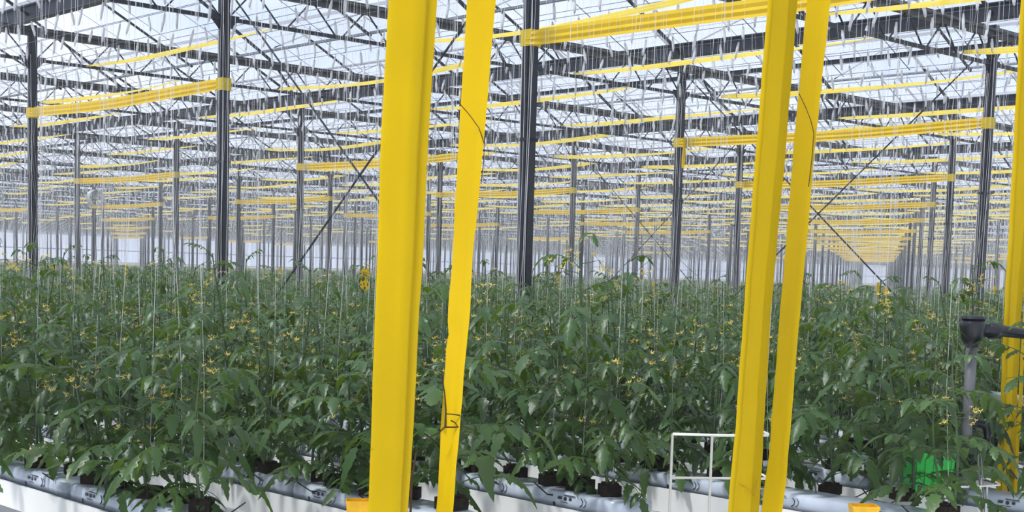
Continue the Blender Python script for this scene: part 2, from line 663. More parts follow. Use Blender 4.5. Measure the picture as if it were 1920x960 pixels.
for j in range(0, 24):
    for i in range(-28, 3):
        x, y = colpos(i, j)
        if x < XEND + 1:
            continue
        ok = seen(x, y, 1, 1.05) or seen(x, y + SC / 2, 1, 1.05) or seen(x, y + SC, 1, 1.05)
        if ok:
            spans.append((depth(x, y + SC / 2), i, j, x, y))
spans.sort()
print('truss spans', len(spans))
truss_lab = {(-2, 1): 'lattice roof truss from the column nearest the left edge back towards the second row',
             (-1, 1): 'lattice roof truss starting at the column left of the widest strap',
             (0, 1): 'lattice roof truss in the top right corner above the right edge column',
             (-3, 1): 'lattice roof truss crossing the left edge of the picture near the top'}
first = firstf = True
rest = []
for n, (d, i, j, x, y) in enumerate(spans):
    if n >= 300:
        rest.append((x, y, 0))
        continue
    if d < 34:
        o = pt if first else dup(pt)
        first = False
    else:
        o = pt2 if firstf else dup(pt2)
        firstf = False
    o.location = (x, y, 0)
    tag(o, truss_lab.get((i, j), 'lattice roof truss between two column rows in the mid distance' if d < 34 else 'small distant lattice roof truss among many'), 'truss', 'lattice trusses under the roof')
if rest:
    V_, Q_, M_ = allm.np()
    pos = np.array(rest, np.float32)
    o = scatter('distant_trusses', [(V_, Q_, M_)], pos, np.zeros(len(pos)), np.ones((len(pos), 3)), np.zeros(len(pos), int), [M['galv'], M['steel']])
    tag(o, 'remotest roof trusses merging into a grey haze', 'trusses', None, 'stuff')

# ------------------------------------------------------------------ cross braces (wire pairs between two columns of a row)
def brace(i, j, h0, h1, lab, single=False):
    x0, y0 = colpos(i, j)
    x1, y1 = colpos(i + 1, j)
    e = empty('cross_brace', (x0, y0, 0))
    for k, (za, zb) in enumerate(((h0, h1), (h1, h0))):
        g = MB()
        g.tube([(0.05, 0.056 + 0.012 * k, za), (SA - 0.05, 0.056 + 0.012 * k, zb)], 0.011, 5)
        g.obj('brace_wire', M['steel'], e)
    for xx in (0.06, SA - 0.06):
        for zz in (h0, h1):
            g = MB()
            g.box((xx, 0.06, zz), (0.05, 0.03, 0.08))
            g.obj('anchor', M['steel'], e)
    tag(e, lab, 'brace', 'crossing brace wires between columns')


brace(-1, 2, EYE - 1.15, EYE + 3.0, 'crossing brace wires beside the fourth strap, right of the dangling strip column')
brace(-1, 1, EYE - 1.15, EYE + 3.0, 'crossing brace wires just left of the widest strap')
brace(-3, 3, EYE - 1.15, EYE + 3.0, 'small crossing brace wires left of the dangling strip column')
brace(-2, 5, EYE - 0.3, EYE + 3.0, 'faint crossing brace wires above the far aisle')
brace(0, 4, EYE - 0.3, EYE + 3.0, 'crossing brace wires near the right edge')
brace(-7, 6, EYE - 0.3, EYE + 3.0, 'faint distant crossing brace wires in the middle left')

# ------------------------------------------------------------------ thick low ribbons wound between column pairs
def ribbon_mesh(L, wdt, sag, twist, seed, nf=0.010, n=24, wrap=0.0):
    """a hanging film band along x, standing on edge, with lengthwise folds"""
    r = random.Random(seed)
    prof = [(-0.5, 0.0), (-0.3, nf), (-0.12, -nf * 0.4), (0.08, nf * 0.9), (0.27, -nf * 0.3), (0.5, nf * 0.2)]
    rows = []
    ph = r.uniform(0, 6)
    for k in range(n + 1):
        t = k / n
        x = L * t
        z = -sag * 4 * t * (1 - t) + 0.006 * math.sin(9 * t + ph)
        a = twist * (1 + 0.25 * math.sin(5 * t + ph))
        pin = 1 - 0.35 * math.exp(-((t - 0) / 0.02) ** 2) - 0.35 * math.exp(-((t - 1) / 0.02) ** 2)
        row = []
        for (w_, nn) in prof:
            zz = w_ * wdt * pin
            row.append((x, math.sin(a) * zz + math.cos(a) * nn, z + math.cos(a) * zz - math.sin(a) * nn))
        rows.append(row)
    return rows


def solid_rows(g, rows, th=0.0012, mi=0):
    """film with real thickness"""
    g.quadgrid(rows, mi)
    back = [[(p[0], p[1] + th, p[2]) for p in r] for r in rows]
    g.quadgrid([r[::-1] for r in back], mi)
    for k in (0, -1):
        g.quadgrid([[r[k] for r in rows], [r[k] for r in back]], mi)


ZR = EYE + 2.01
low_protos = []
for s_ in range(3):
    e = empty('trap_ribbon')
    g = MB()
    solid_rows(g, ribbon_mesh(SA, 0.14, 0.035, 0.12, s_))
    g.obj('film_band', M['ribbon'], e, False, (0, -0.062, ZR))
    for xx in (0, SA):
        g = MB()
        ring = []
        for zz in (-0.07, -0.02, 0.03, 0.07):
            ring.append([(xx + a * 0.063, c * 0.063, ZR + zz) for a, c in ((-1, -1), (1, -1), (1, 1), (-1, 1))])
        g.quadgrid(ring, 0, True)
        g.obj('column_wrap', M['ribbon'], e)
    low_protos.append(e)
low_lab = {(0, 1): 'widest thick yellow trap ribbon, rising to the top right behind the right pair of straps',
           (-2, 1): 'thick yellow trap ribbon between the two dark columns at the left',
           (-1, 2): 'thick yellow trap ribbon from the dangling strip column to the right edge column',
           (-3, 2): 'thick yellow trap ribbon passing behind the two left straps',
           (-5, 2): 'level yellow trap ribbon on the left, second thick one down',
           (-2, 3): 'yellow trap ribbon behind the fourth strap, second one above the far aisle',
           (-4, 3): 'yellow trap ribbon crossing behind the central dark column',
           (-6, 3): 'yellow trap ribbon just right of the dark column left of the wide strap'}
lows = []
for j in range(1, 22):
    for i in range(-28, 2):
        if (i + j) % 2 == 0:
            continue
        x, y = colpos(i, j)
        if x < XEND + 2:
            continue
        if seen(x, y, 0.5, 1.03) or seen(x + SA, y, 0.5, 1.03):
            dl = depth(x + 2.5, y)
            uu = (x + 2.5) * math.cos(YAW) + y * math.sin(YAW)
            if dl > 130:
                continue
            if dl > 66 and not (1500 < 960 + F * uu / dl < 1760) and not (190 < 960 + F * uu / dl < 300) and random.random() < .7:
                continue
            lows.append((dl, i, j, x, y))
lows.sort()
used = set()
for n, (d, i, j, x, y) in enumerate(lows[:290]):
    k = n % 3
    o = low_protos[k] if k not in used else dup(low_protos[k])
    used.add(k)
    o.location = (x, y, 0)
    tag(o, low_lab.get((i, j), 'thin yellow trap ribbon stretched between two distant columns'), 'ribbon', 'yellow ribbons stretched between column pairs')
print('low ribbons', len(lows))

# ------------------------------------------------------------------ thin high ribbons hung under the trusses in a checker pattern
hi_lab = {(-2, 0): 'highest thin yellow ribbon in the upper left, above the thick ribbon',
          (-3, 1): 'pale thin yellow ribbon just above the left end of the left thick ribbon',
          (-1, 1): 'thin yellow ribbon running out of the top edge between the strap pairs',
          (-2, 2): 'thin yellow ribbon touching the left side of the widest strap, upper part',
          (0, 4): 'short piece of thin yellow ribbon at the top right edge',
          (-1, 5): 'thin yellow ribbon right of the fourth strap, highest there'}
protos_h = []
for s_ in range(4):
    g = MB()
    solid_rows(g, ribbon_mesh(SA - 0.15, 0.11, 0.03 + 0.02 * s_, 1.0 - 0.07 * s_, 40 + s_, 0.006, 14))
    o = g.obj('hanging_ribbon', M['yellow2'])
    protos_h.append((o, g.np()))
his = []
DY = SC / 5
y = CY + DY / 2
k = 0
while y < 200:
    for i in range(-28, 2):
        if (i + k) % 2:
            continue
        x = CX + SA * i
        if x < XEND + 2:
            continue
        dh = depth(x + 2.5, y)
        uh = (x + 2.5) * math.cos(YAW) + y * math.sin(YAW)
        if dh > 125:
            continue
        if dh > 62 and not (1480 < 960 + F * uh / dh < 1780) and random.random() < .6:
            continue
        if seen(x, y, 0.3, 1.02) or seen(x + SA, y, 0.3, 1.02) or seen(x + SA / 2, y, 0.3, 1.02):
            his.append((depth(x + 2.5, y), i, k, x, y))
    y += DY
    k += 1
his.sort()
print('high ribbons', len(his))
used = set()
for n, (d, i, k, x, y) in enumerate(his[:300]):
    q = n % 4
    src = protos_h[q][0]
    o = src if q not in used else dup(src)
    used.add(q)
    o.location = (x + 0.08 + random.uniform(-.06, .06), y, EYE + 2.76 + random.uniform(-.02, .02))
    o.rotation_euler = (0, random.uniform(-.006, .006), random.uniform(-.008, .008))
    tag(o, hi_lab.get((i, k), 'thin yellow ribbon hung under the trusses, one of many in rows'), 'ribbon', 'thin yellow ribbons hung under the trusses')
hr = his[300:]
if hr:
    pos = np.array([(x + 0.08, y, EYE + 2.76) for (_, _, _, x, y) in hr], np.float32)
    o = scatter('distant_hanging_ribbons', [p[1] for p in protos_h], pos, np.zeros(len(pos)), np.ones((len(pos), 3)), np.arange(len(pos)) % 4, [M['yellow2']])
    tag(o, 'rows of far thin ribbons blending above the distant aisle', 'ribbons', None, 'stuff')

# short strip dangling at column (-1, 2)
x, y = colpos(-1, 2)
g = MB()
rows = []
for k in range(9):
    t = k / 8
    rows.append([(x + 0.17 + s_ * 0.03 + 0.01 * math.sin(5 * t), y - 0.09 + 0.008 * math.cos(7 * t + s_), ZR + 0.07 - 0.45 * t) for s_ in (-1, 0, 1)])
solid_rows(g, rows)
tag(g.obj('dangling_strip', M['yellow']), 'short yellow strip dangling from the ribbon at the dark column', 'strip')

# ------------------------------------------------------------------ straps hanging in the foreground (trap ribbons at the row ends)
def strap(name_lab, keys, W, near_right=True, folds=None, dark_film=None):
    """keys: (photo row y, left x, right x, depth); the film turns about its own long axis so its seen width is right"""
    keys = sorted(keys)
    # sample in height
    pts = []
    for (yy, xl, xr, d) in keys:
        c = at((xl + xr) / 2, yy, d)
        wm = (xr - xl) / F * d
        pts.append((c, wm))
    # extend up to the wire and down to the floor
    def lin(p, q, z):
        t = (z - p[0].z) / (q[0].z - p[0].z)
        return (p[0] + (q[0] - p[0]) * t, p[1] + (q[1] - p[1]) * t * 0.3)
    ztop, zbot = EYE + 2.86, 0.03
    if pts[0][0].z < ztop:
        pts.insert(0, lin(pts[0], pts[1], ztop))
    pts.append(lin(pts[-1], pts[-2], zbot))
    # resample
    zs = []
    n = 90
    rows = []
    prof = folds
    for k in range(n + 1):
        z = ztop + (zbot - ztop) * k / n
        for a in range(len(pts) - 1):
            if pts[a][0].z >= z >= pts[a + 1][0].z:
                break
        p, q = pts[a], pts[a + 1]
        t = (z - p[0].z) / (q[0].z - p[0].z)
        t_ = t
        c = p[0] + (q[0] - p[0]) * t_
        wm = max(0.03, p[1] + (q[1] - p[1]) * t_)
        ratio = min(1, wm / W)
        th = math.acos(ratio)
        hd = Ru * ratio + Rf * math.sin(th) * (1 if near_right else -1)
        nn = Vector((-hd.y, hd.x, 0))
        row = []
        for (s_, off) in prof:
            wv = 0.0012 * math.sin(z * 17 + s_ * 9) + 0.0008 * math.sin(z * 41 + s_ * 5)
            row.append(c + hd * (s_ * max(W, wm)) - nn * (off * 1.9 + wv))
        rows.append(row)
    g = MB()
    g.quadgrid(rows)
    back = [[p + Vector((0.0012 * Rf.x, 0.0012 * Rf.y, 0)) for p in r] for r in rows]
    g.quadgrid([r[::-1] for r in back])
    for k in (0, -1):
        g.quadgrid([[r[k] for r in rows], [r[k] for r in back]])
    e = empty('sticky_strap', (rows[-1][len(prof) // 2].x, rows[-1][len(prof) // 2].y, 0))
    o = g.obj('film_band', M['yellow'], e, True)
    o.location = -e.location
    # knotted top loop on the wire
    g = MB()
    c = rows[0][len(prof) // 2]
    g.tube([c + Vector((0, 0, -0.02)), c + Vector((0.01, 0, 0.02)), c + Vector((0, 0.01, 0.035))], [0.03, 0.02, 0.012], 8)
    o = g.obj('knot', M['yellow'], e, True)
    o.location = -e.location
    tag(e, name_lab, 'strap', 'long yellow straps hanging at the row ends')
    return e, rows


F1 = [(-.5, 0), (-.42, .003), (-.3, .001), (-.15, .004), (0, .002), (.1, .006), (.2, .001), (.24, -.004), (.3, -.016), (.36, -.010), (.5, -.020)]
F2 = [(-.5, 0), (-.35, .003), (-.2, .0), (0, .004), (.15, .0), (.3, .005), (.5, .002)]
F3 = [(-.5, 0), (-.44, .012), (-.36, .002), (-.2, .0), (-.05, .006), (.05, .002), (.2, .006), (.32, .001), (.38, .014), (.44, .004), (.5, .010)]
s1, r1 = strap('widest yellow sticky strap, left of centre, with a fold along its right side',
      [(0, 729, 820, 4.5), (280, 714, 804, 4.5), (480, 709, 797, 4.5), (600, 704, 790, 4.5), (800, 698, 782, 4.48), (960, 693, 773, 4.45)], 0.157, True, F1)
s2, r2 = strap('narrower yellow strap right of the widest one, torn edge and a dry stem across it',
      [(0, 875, 931, 4.9), (280, 858, 908, 4.9), (480, 847, 889, 4.9), (600, 838, 882, 4.88), (625, 842, 880, 4.88), (640, 836, 878, 4.88), (780, 827, 866, 4.85), (960, 817, 852, 4.8)], 0.12, False, F2)
s3, r3 = strap('third yellow strap from the left, behind the white wire rack side, ribbed lengthwise',
      [(0, 1437, 1492, 5.2), (280, 1415, 1470, 5.2), (480, 1399, 1451, 5.2), (600, 1390, 1441, 5.2), (800, 1376, 1429, 5.18), (960, 1362, 1420, 5.15)], 0.128, True, F3)
s4, r4 = strap('slender yellow strap just right of the third, kinked near its lower end',
      [(0, 1516, 1555, 5.45), (280, 1491, 1525, 5.45), (480, 1475, 1508, 5.45), (600, 1465, 1496, 5.45), (860, 1445, 1475, 5.42), (900, 1438, 1472, 5.42), (960, 1432, 1463, 5.4)], 0.10, False, F2)
s5, r5 = strap('yellow strap at the right edge of the picture with a creased lower part',
      [(0, 1911, 1962, 6.3), (280, 1896, 1945, 6.3), (600, 1875, 1913, 6.3), (760, 1869, 1906, 6.3), (905, 1862, 1902, 6.28), (960, 1857, 1897, 6.25)], 0.13, True, F3)
s6, r6 = strap('thin yellow strap peeking out behind the right edge strap',
      [(0, 1952, 1975, 6.6), (600, 1914, 1926, 6.6), (800, 1903, 1914, 6.6), (960, 1892, 1905, 6.55)], 0.06, True, F2)


def on_strap(rows, z, s_, out=0.012):
    k = min(range(len(rows)), key=lambda a: abs(rows[a][0].z - z))
    r = rows[k]
    p = r[0].lerp(r[-1], s_)
    return Vector((p.x, p.y, z)) - Rf * out


def cz(px, py, d):
    return at(px, py, d).z


# creases as thin raised lines of darker yellow on the straps
def mark(name, par, pts, rad, m, lab):
    g = MB()
    g.tube([p - par.location for p in pts], rad, 6)
    o = g.obj(name, m, par, True)
    o['label'] = lab
    return o


z0 = cz(720, 845, 4.48)
mark('crease', s1, [on_strap(r1, z0 + 0.01, 0.02, .004), on_strap(r1, z0 - .002, .3, .002), on_strap(r1, z0 - .02, .55, .002), on_strap(r1, z0 - .03, .72, .004)], [.001, .0022, .002, .001], M['dark_film'], 'curled crease across the film')
z0 = cz(1880, 905, 6.28)
mark('crease', s5, [on_strap(r5, z0 - .01, 0.02, .005), on_strap(r5, z0 + .012, .4, .004), on_strap(r5, z0 - .004, .7, .004), on_strap(r5, z0 + .004, .98, .005)], [.001, .0025, .002, .001], M['dark_film'], 'creased fold across the film')
z0 = cz(1390, 905, 5.16)
mark('crease', s3, [on_strap(r3, z0, 0.3, .006), on_strap(r3, z0 - .02, .6, .006), on_strap(r3, z0 - .045, .8, .006), on_strap(r3, z0 + .01, .84, .007)], [.001, .002, .002, .001], M['dark_film'], 'kinked fold')
# dry tomato stem lying over the second strap
d2 = 4.83
P = lambda x, y, d=4.80: at(x, y, d)
g = MB()
g.tube([P(828, 700), P(834, 740), P(836, 770), P(835, 800), P(822, 812), P(800, 822)], [.002, .0025, .003, .004, .003, .002], 6)
g.tube([P(836, 776), P(850, 777), P(862, 779)], [.002, .002, .003], 5)
g.tube([P(835, 801), P(855, 801), P(870, 799), P(886, 806)], [.003, .0025, .002, .0015], 5)
g.tube([P(858, 800), P(854, 793), P(845, 788)], [.0015, .002, .003], 5)
g.tube([P(800, 822), P(780, 850), P(772, 900), P(770, 955, 4.82)], [.002, .003, .004, .004], 6)
pp = at(770, 955, 4.82)
g.tube([pp, Vector((pp.x - .01, pp.y, 0.02))], [.004, .005], 6)
tag(g.obj('dry_stem', M['dry'], None, True), 'dark forked dry stem crossing the narrower left strap', 'stem')

# thin black wire drawn along straps 2 and 4
for (pl, dd, lab) in (([(858, 190), (880, 215), (898, 240), (908, 270), (907, 300), (902, 345)], 4.86, 'thin curved wire lying on the narrower left strap near the top'),
                  ([(1498, 175), (1510, 200), (1520, 225), (1526, 250), (1522, 300), (1516, 350)], 5.41, 'thin curved wire lying on the slender strap near the top')):
    g = MB()
    g.tube([at(a, c, dd) for a, c in pl], 0.0016, 5)
    tag(g.obj('loose_wire', M['dry'], None, True), lab, 'wire')

# ------------------------------------------------------------------ crop rows
ROWDY = SC / 10
Y0 = 1.84
SLAB_TOP = EYE - 0.90


def row_end(y):
    if y < 2.2:
        return -4.9
    if y < 3.0:
        return -4.35
    if y < 3.8:
        return -3.9
    if y < 4.6:
        return -3.72
    if y < 5.4:
        return -2.75
    return 1.5


# plant prototypes ---------------------------------------------------------
def leaflet(g, base, dirv, up, L, W, lod, r, mi=0):
    dirv = dirv.normalized()
    side = dirv.cross(up).normalized()
    nrm = side.cross(dirv).normalized()
    if lod == 0:
        prof = [(0, 0), (.12, .26), (.24, .22), (.34, .38), (.47, .26), (.57, .32), (.70, .18), (.80, .19), (1, 0)]
    elif lod == 1:
        prof = [(0, 0), (.3, .44), (.65, .34), (1, 0)]
    else:
        prof = [(0, 0), (.4, .46), (1, 0)]
    droop = r.uniform(0.1, 0.95)
    fold = r.uniform(-0.85, 0.5)
    curl = r.uniform(-.2, .2)
    rows = []
    for (t, wd) in prof:
        c = base + dirv * (L * t) - Vector((0, 0, 1)) * (droop * L * t * t)
        s1_ = side * (wd * W)
        h = nrm * (fold * wd * W)
        rows.append([c - s1_ + h + nrm * curl * wd * W, c, c + s1_ + h - nrm * curl * wd * W])
    g.quadgrid(rows, mi)


def comp_leaf(g, base, az, elev, L, r, lod, gs=None):
    """compound tomato leaf: rachis and leaflets"""
    d = Vector((math.cos(az) * math.cos(elev), math.sin(az) * math.cos(elev), math.sin(elev)))
    pts = []
    n = 5
    p = base.copy()
    drop = r.uniform(0.6, 1.5)
    for k in range(n + 1):
        pts.append(p.copy())
        e2 = elev - drop * (k / n) ** 1.3
        d = Vector((math.cos(az) * math.cos(e2), math.sin(az) * math.cos(e2), math.sin(e2)))
        p = p + d * (L / n)
    if lod <= 1:
        (gs or g).tube(pts, [0.0028 - 0.0018 * k / n for k in range(n + 1)], 4 if lod == 0 else 3, 1, False)
    up = Vector((0, 0, 1))

    def on(t):
        k = min(n - 1, int(t * n))
        return pts[k].lerp(pts[k + 1], t * n - k), (pts[k + 1] - pts[k]).normalized()
    sz = L * (0.29 if lod == 0 else 0.38)
    if lod == 0:
        sets = [(0.24, .55), (0.42, .95), (0.56, .45), (0.68, 1.1), (0.86, .95)]
    elif lod == 1:
        sets = [(0.45, .95), (0.78, 1.0)]
    else:
        sets = [(0.6, 1.25)]
    for (t, q) in sets:
        pp_, dd_ = on(t + r.uniform(-.03, .03))
        sd_ = dd_.cross(up).normalized()
        for s_ in (-1, 1):
            dv = dd_ * r.uniform(.35, .75) + sd_ * s_ + up * r.uniform(-.45, .2)
            leaflet(g, pp_ + sd_ * s_ * 0.006, dv, up, sz * q * r.uniform(.8, 1.15), sz * q * r.uniform(.7, .95), lod, r)
    pp_, dd_ = on(0.98)
    leaflet(g, pp_, dd_ - up * 0.15, up if abs(dd_.z) < .95 else Vector((1, 0, 0)), sz * 1.25, sz * 1.1, lod, r)


def flower(g, c, s_, r, mi_p, mi_g, lod):
    n = 5
    ax = Vector((r.uniform(-.6, .6), r.uniform(-.6, .6), -1)).normalized()
    u = ax.cross(Vector((1, 0, 0))).normalized()
    v = ax.cross(u)
    for k in range(n):
        a = 2 * PI * k / n
        o_ = u * math.cos(a) + v * math.sin(a)
        t_ = u * -math.sin(a) + v * math.cos(a)
        if lod == 0:
            g.quadgrid([[c - t_ * .12 * s_, c + t_ * .12 * s_], [c + o_ * .5 * s_ - t_ * .17 * s_ + ax * .05 * s_, c + o_ * .5 * s_ + t_ * .17 * s_ + ax * .05 * s_],
                        [c + o_ * s_ - ax * .3 * s_ - t_ * .03 * s_, c + o_ * s_ - ax * .3 * s_ + t_ * .03 * s_]], mi_p)
        elif k % 2 == 0:
            g.quadgrid([[c - t_ * .3 * s_, c + t_ * .3 * s_], [c + o_ * s_ - t_ * .12 * s_, c + o_ * s_ + t_ * .12 * s_]], mi_p)
    if lod == 0:
        g.tube([c, c + ax * .6 * s_], [.15 * s_, .04 * s_], 5, mi_p)


def make_plant(seed, H, lod, nflow=2, leafL=0.26):
    """returns MBs: stem, foliage, list of clusters (mats: 0 leaf 1 stem 2 petal)"""
    r = random.Random(seed)
    st = MB()
    fo = MB()
    cls = []
    stems = [(0, 0)]
    if lod == 0 and r.random() < 0.6:
        stems = [(-.02, -.01), (.02, .015)]
    for si, (sx, sy) in enumerate(stems):
        HH = H * (1 if si == 0 else r.uniform(.75, .95))
        lean = (r.uniform(-.12, .12) * H + (0.10 if si else -0.0) * (1 if r.random() < .5 else -1), r.uniform(-.12, .12) * H)
        ph = r.uniform(0, 6)
        n = 9 if lod == 0 else 4

        def sp(t):
            return Vector((sx + lean[0] * t + 0.018 * math.sin(5 * t + ph), sy + lean[1] * t + 0.018 * math.cos(4.3 * t + ph), HH * t))
        st.tube([sp(k / n) for k in range(n + 1)], [0.0075 - 0.0045 * k / n for k in range(n + 1)], 6 if lod == 0 else 3, 1 if lod else 0, False)
        nl = {0: 17 if len(stems) == 1 else 11, 1: 10, 2: 7}[lod]
        az = r.uniform(0, 6)
        for k in range(nl):
            t = (0.10 if lod == 0 else 0.06) + (0.88 if lod == 0 else .92) * (k / (nl - 1)) ** 1.12
            az += 2.4 + r.uniform(-.35, .35)
            top = max(0, (t - 0.72) / 0.28)
            L = leafL * (1 - 0.55 * top) * r.uniform(.8, 1.12) * (1.15 if lod == 0 and t < .45 else 1.0)
            el = r.uniform(0.15, 0.6) + 0.5 * top
            comp_leaf(fo, sp(t), az, el, L, r, lod, fo)
        if si == 0:
            for k in range(nflow):
                t = r.uniform(.42, .93)
                a = r.uniform(0, 6.28)
                cl = MB()
                b0 = sp(t)
                d = Vector((math.cos(a), math.sin(a), r.uniform(-.2, .3)))
                e1 = b0 + d * r.uniform(.07, .13)
                if lod == 0:
                    cl.tube([b0, b0 + d * .05, e1], [.002, .0017, .001], 4, 1, False)
                for q in range(r.randint(4, 7) if lod == 0 else 3):
                    c = e1 + Vector((r.uniform(-.035, .035), r.uniform(-.035, .035), r.uniform(-.05, .03)))
                    if lod == 0:
                        cl.tube([e1, c], [.001, .0008], 3, 1, False)
                    flower(cl, c, r.uniform(.011, .018) if lod == 0 else .018, r, 2, 1, lod)
                cls.append(cl)
    return st, fo, cls


PM = [M['leaf'], M['stem'], M['flower']]
block = MB()
block.box((0, 0, 0.018), (0.088, 0.085, 0.042))
block.box((0.004, 0.0, 0.042), (0.06, 0.065, 0.014))
hosep = MB()
hosep.tube([(0.02, -0.01, 0.06), (0.03, 0.0, 0.0), (0.05, 0.03, -0.03), (0.10, 0.09, -0.02), (0.16, 0.10, 0.02)], 0.003, 5)
protos = []
NPROTO = 12
for s_ in range(NPROTO):
    H = [0.66, 0.74, 0.84, 0.70, 0.60, 0.86, 0.76, 0.94, 0.66, 0.80, 0.70, 0.84][s_]
    st, fo, cls = make_plant(100 + s_, H, 0, 3 + s_ % 3, 0.225 + 0.012 * (s_ % 3))
    e = empty('tomato_plant')
    st.obj('stem', M['stem'], e, True)
    fo.obj('foliage', PM, e, True)
    for cl in cls:
        cl.obj('flower_cluster', PM, e)
    block.obj('substrate_block', M['block'], e)
    hosep.obj('drip_tube', M['black'], e)
    protos.append(e)


def far_proto(seed, H, lod, L, nf):
    st, fo, cls = make_plant(seed, H, lod, nf, L)
    g = MB()
    for q in [st, fo] + cls:
        o_ = len(g.v)
        g.v += q.v
        g.f += [tuple(o_ + k for k in f) for f in q.f]
        g.m += q.m
    return g.np()


mid_protos = [far_proto(300 + s_, 0.62 + 0.03 * s_, 1, 0.235, 1 + (s_ % 2)) for s_ in range(6)]
far_protos = [far_proto(400 + s_, 0.60 + 0.03 * s_, 2, 0.42, 1) for s_ in range(5)]

SKIP = [tuple(at(1808, 893, 6.2))[:2], tuple(at(1740, 862, 6.2))[:2]]
plants = []
for k in range(0, 300):
    y = Y0 + k * ROWDY
    if y > 190:
        break
    xe = row_end(y)
    x = xe - 0.12
    while x > XEND + 6:
        xx = x + random.uniform(-.07, .07)
        yy = y + random.uniform(-.04, .04)
        d = depth(xx, yy)
        step = 0.22 if d < 8 else 0.28 if d < 12 else (0.38 if d < 45 else 0.9)
        x -= step
        if d < 8 and (abs(xx - SKIP[0][0]) < .14 and abs(yy - SKIP[0][1]) < .2 or abs(xx - SKIP[1][0]) < .14 and abs(yy - SKIP[1][1]) < .2):
            continue
        ci, cj = round((xx - CX) / SA), round((yy - CY) / SC)
        if abs(xx - CX - ci * SA) < .22 and abs(yy - CY - cj * SC) < .22:
            continue
        if d < 1.9 or not seen(xx, yy, 0.35, 1.06):
            continue
        if d > 45 and k % 2 and d > 70:
            continue
        plants.append((d, xx, yy))
plants.sort()
print('plants', len(plants))
used = set()
named = []


def place_plant(q, x, y, z, rz, s_):
    src = protos[q]
    o = src if q not in used else dup(src)
    used.add(q)
    o.location = (x, y, z)
    o.rotation_euler = (0, 0, rz)
    o.scale = (s_[0], s_[0], s_[1])
    return o


# two feature plants at the bright lower right, standing on the near slab
fa = at_z(1556, 925, EYE - 0.92)
fb = at_z(1695, 936, EYE - 0.92)
o = place_plant(5, fa.x, fa.y, fa.z, 0.4, (1.0, 0.95))
tag(o, 'tomato plant with dark block on the near slab, right of the slender strap', 'plant', 'young tomato plants in the crop rows')
o = place_plant(7, fb.x, fb.y, fb.z, 2.6, (1.1, 0.95))
tag(o, 'tall tomato plant in a dark block at the lower right before the green crate', 'plant', 'young tomato plants in the crop rows')
n_ind = 0
midp = []
for (d, x, y) in plants:
    if abs(x - fa.x) < 0.16 and abs(y - fa.y) < 0.35 or abs(x - fb.x) < .16 and abs(y - fb.y) < .35:
        continue
    if n_ind < 298:
        q = random.randrange(NPROTO)
        sc_ = random.uniform(.85, 1.1)
        hz = random.uniform(.88, 1.12)
        o = place_plant(q, x, y, SLAB_TOP, random.uniform(0, 6.28), (sc_, hz))
        named.append((o, d, x, y))
        n_ind += 1
        dmax = d
    else:
        midp.append((d, x, y))
print('individual plants to depth', dmax)


def pxy(x, y, z):
    v = Vector((x, y, z)) - CAM
    d = v.dot(Zf)
    return 960 + F * v.dot(Rc) / d, PY - F * v.dot(Uc) / d


special = [((40, 900), 'young tomato plant in the bottom left corner of the picture'),
           ((300, 930), 'young tomato plant at the lower left with pale slab film showing around it'),
           ((610, 940), 'young tomato plant directly left of the foot of the widest strap'),
           ((800, 900), 'young tomato plant between the lower ends of the two left straps'),
           ((1000, 950), 'young tomato plant at the bottom edge right of the narrower left strap'),
           ((1200, 940), 'young tomato plant left of the white wire rack'),
           ((1320, 900), 'young tomato plant seen through the white wire rack')]
taken = set()
for (sp_, lab) in special:
    best = min((q for q in named if id(q[0]) not in taken), key=lambda q: (pxy(q[2], q[3], SLAB_TOP)[0] - sp_[0]) ** 2 + (pxy(q[2], q[3], SLAB_TOP)[1] - sp_[1]) ** 2)
    taken.add(id(best[0]))
    tag(best[0], lab, 'plant', 'young tomato plants in the crop rows')
for q in named:
    if id(q[0]) not in taken:
        lab = 'young green tomato plant with yellow flowers in the nearest crop rows' if q[1] < 9 else 'young tomato plant further back in the dense crop canopy'
        tag(q[0], lab, 'plant', 'young tomato plants in the crop rows')

mid = [p for p in midp if p[0] < 42]
far = [p for p in midp if p[0] >= 42]
print('mid', len(mid), 'far', len(far))
for nm, lst, prs, lab, hz in (('crop_canopy', mid, mid_protos, 'dense green tomato canopy filling the middle distance', 0.92), ('distant_crop_canopy', far, far_protos, 'flat green band of crop reaching the far walls', 0.8)):
    n = len(lst)
    pos = np.array([(x, y, SLAB_TOP) for (d, x, y) in lst], np.float32)
    sx = rng.uniform(.85, 1.15, n)
    ds = np.array([p[0] for p in lst])
    hgt = rng.uniform(.85, 1.15, n) * hz
    sc3 = np.stack([sx, sx, hgt], -1)
    o = scatter(nm, prs, pos, rng.uniform(0, 6.28, n), sc3, rng.integers(0, len(prs), n), PM, True)
    tag(o, lab, 'crop', None, 'stuff')

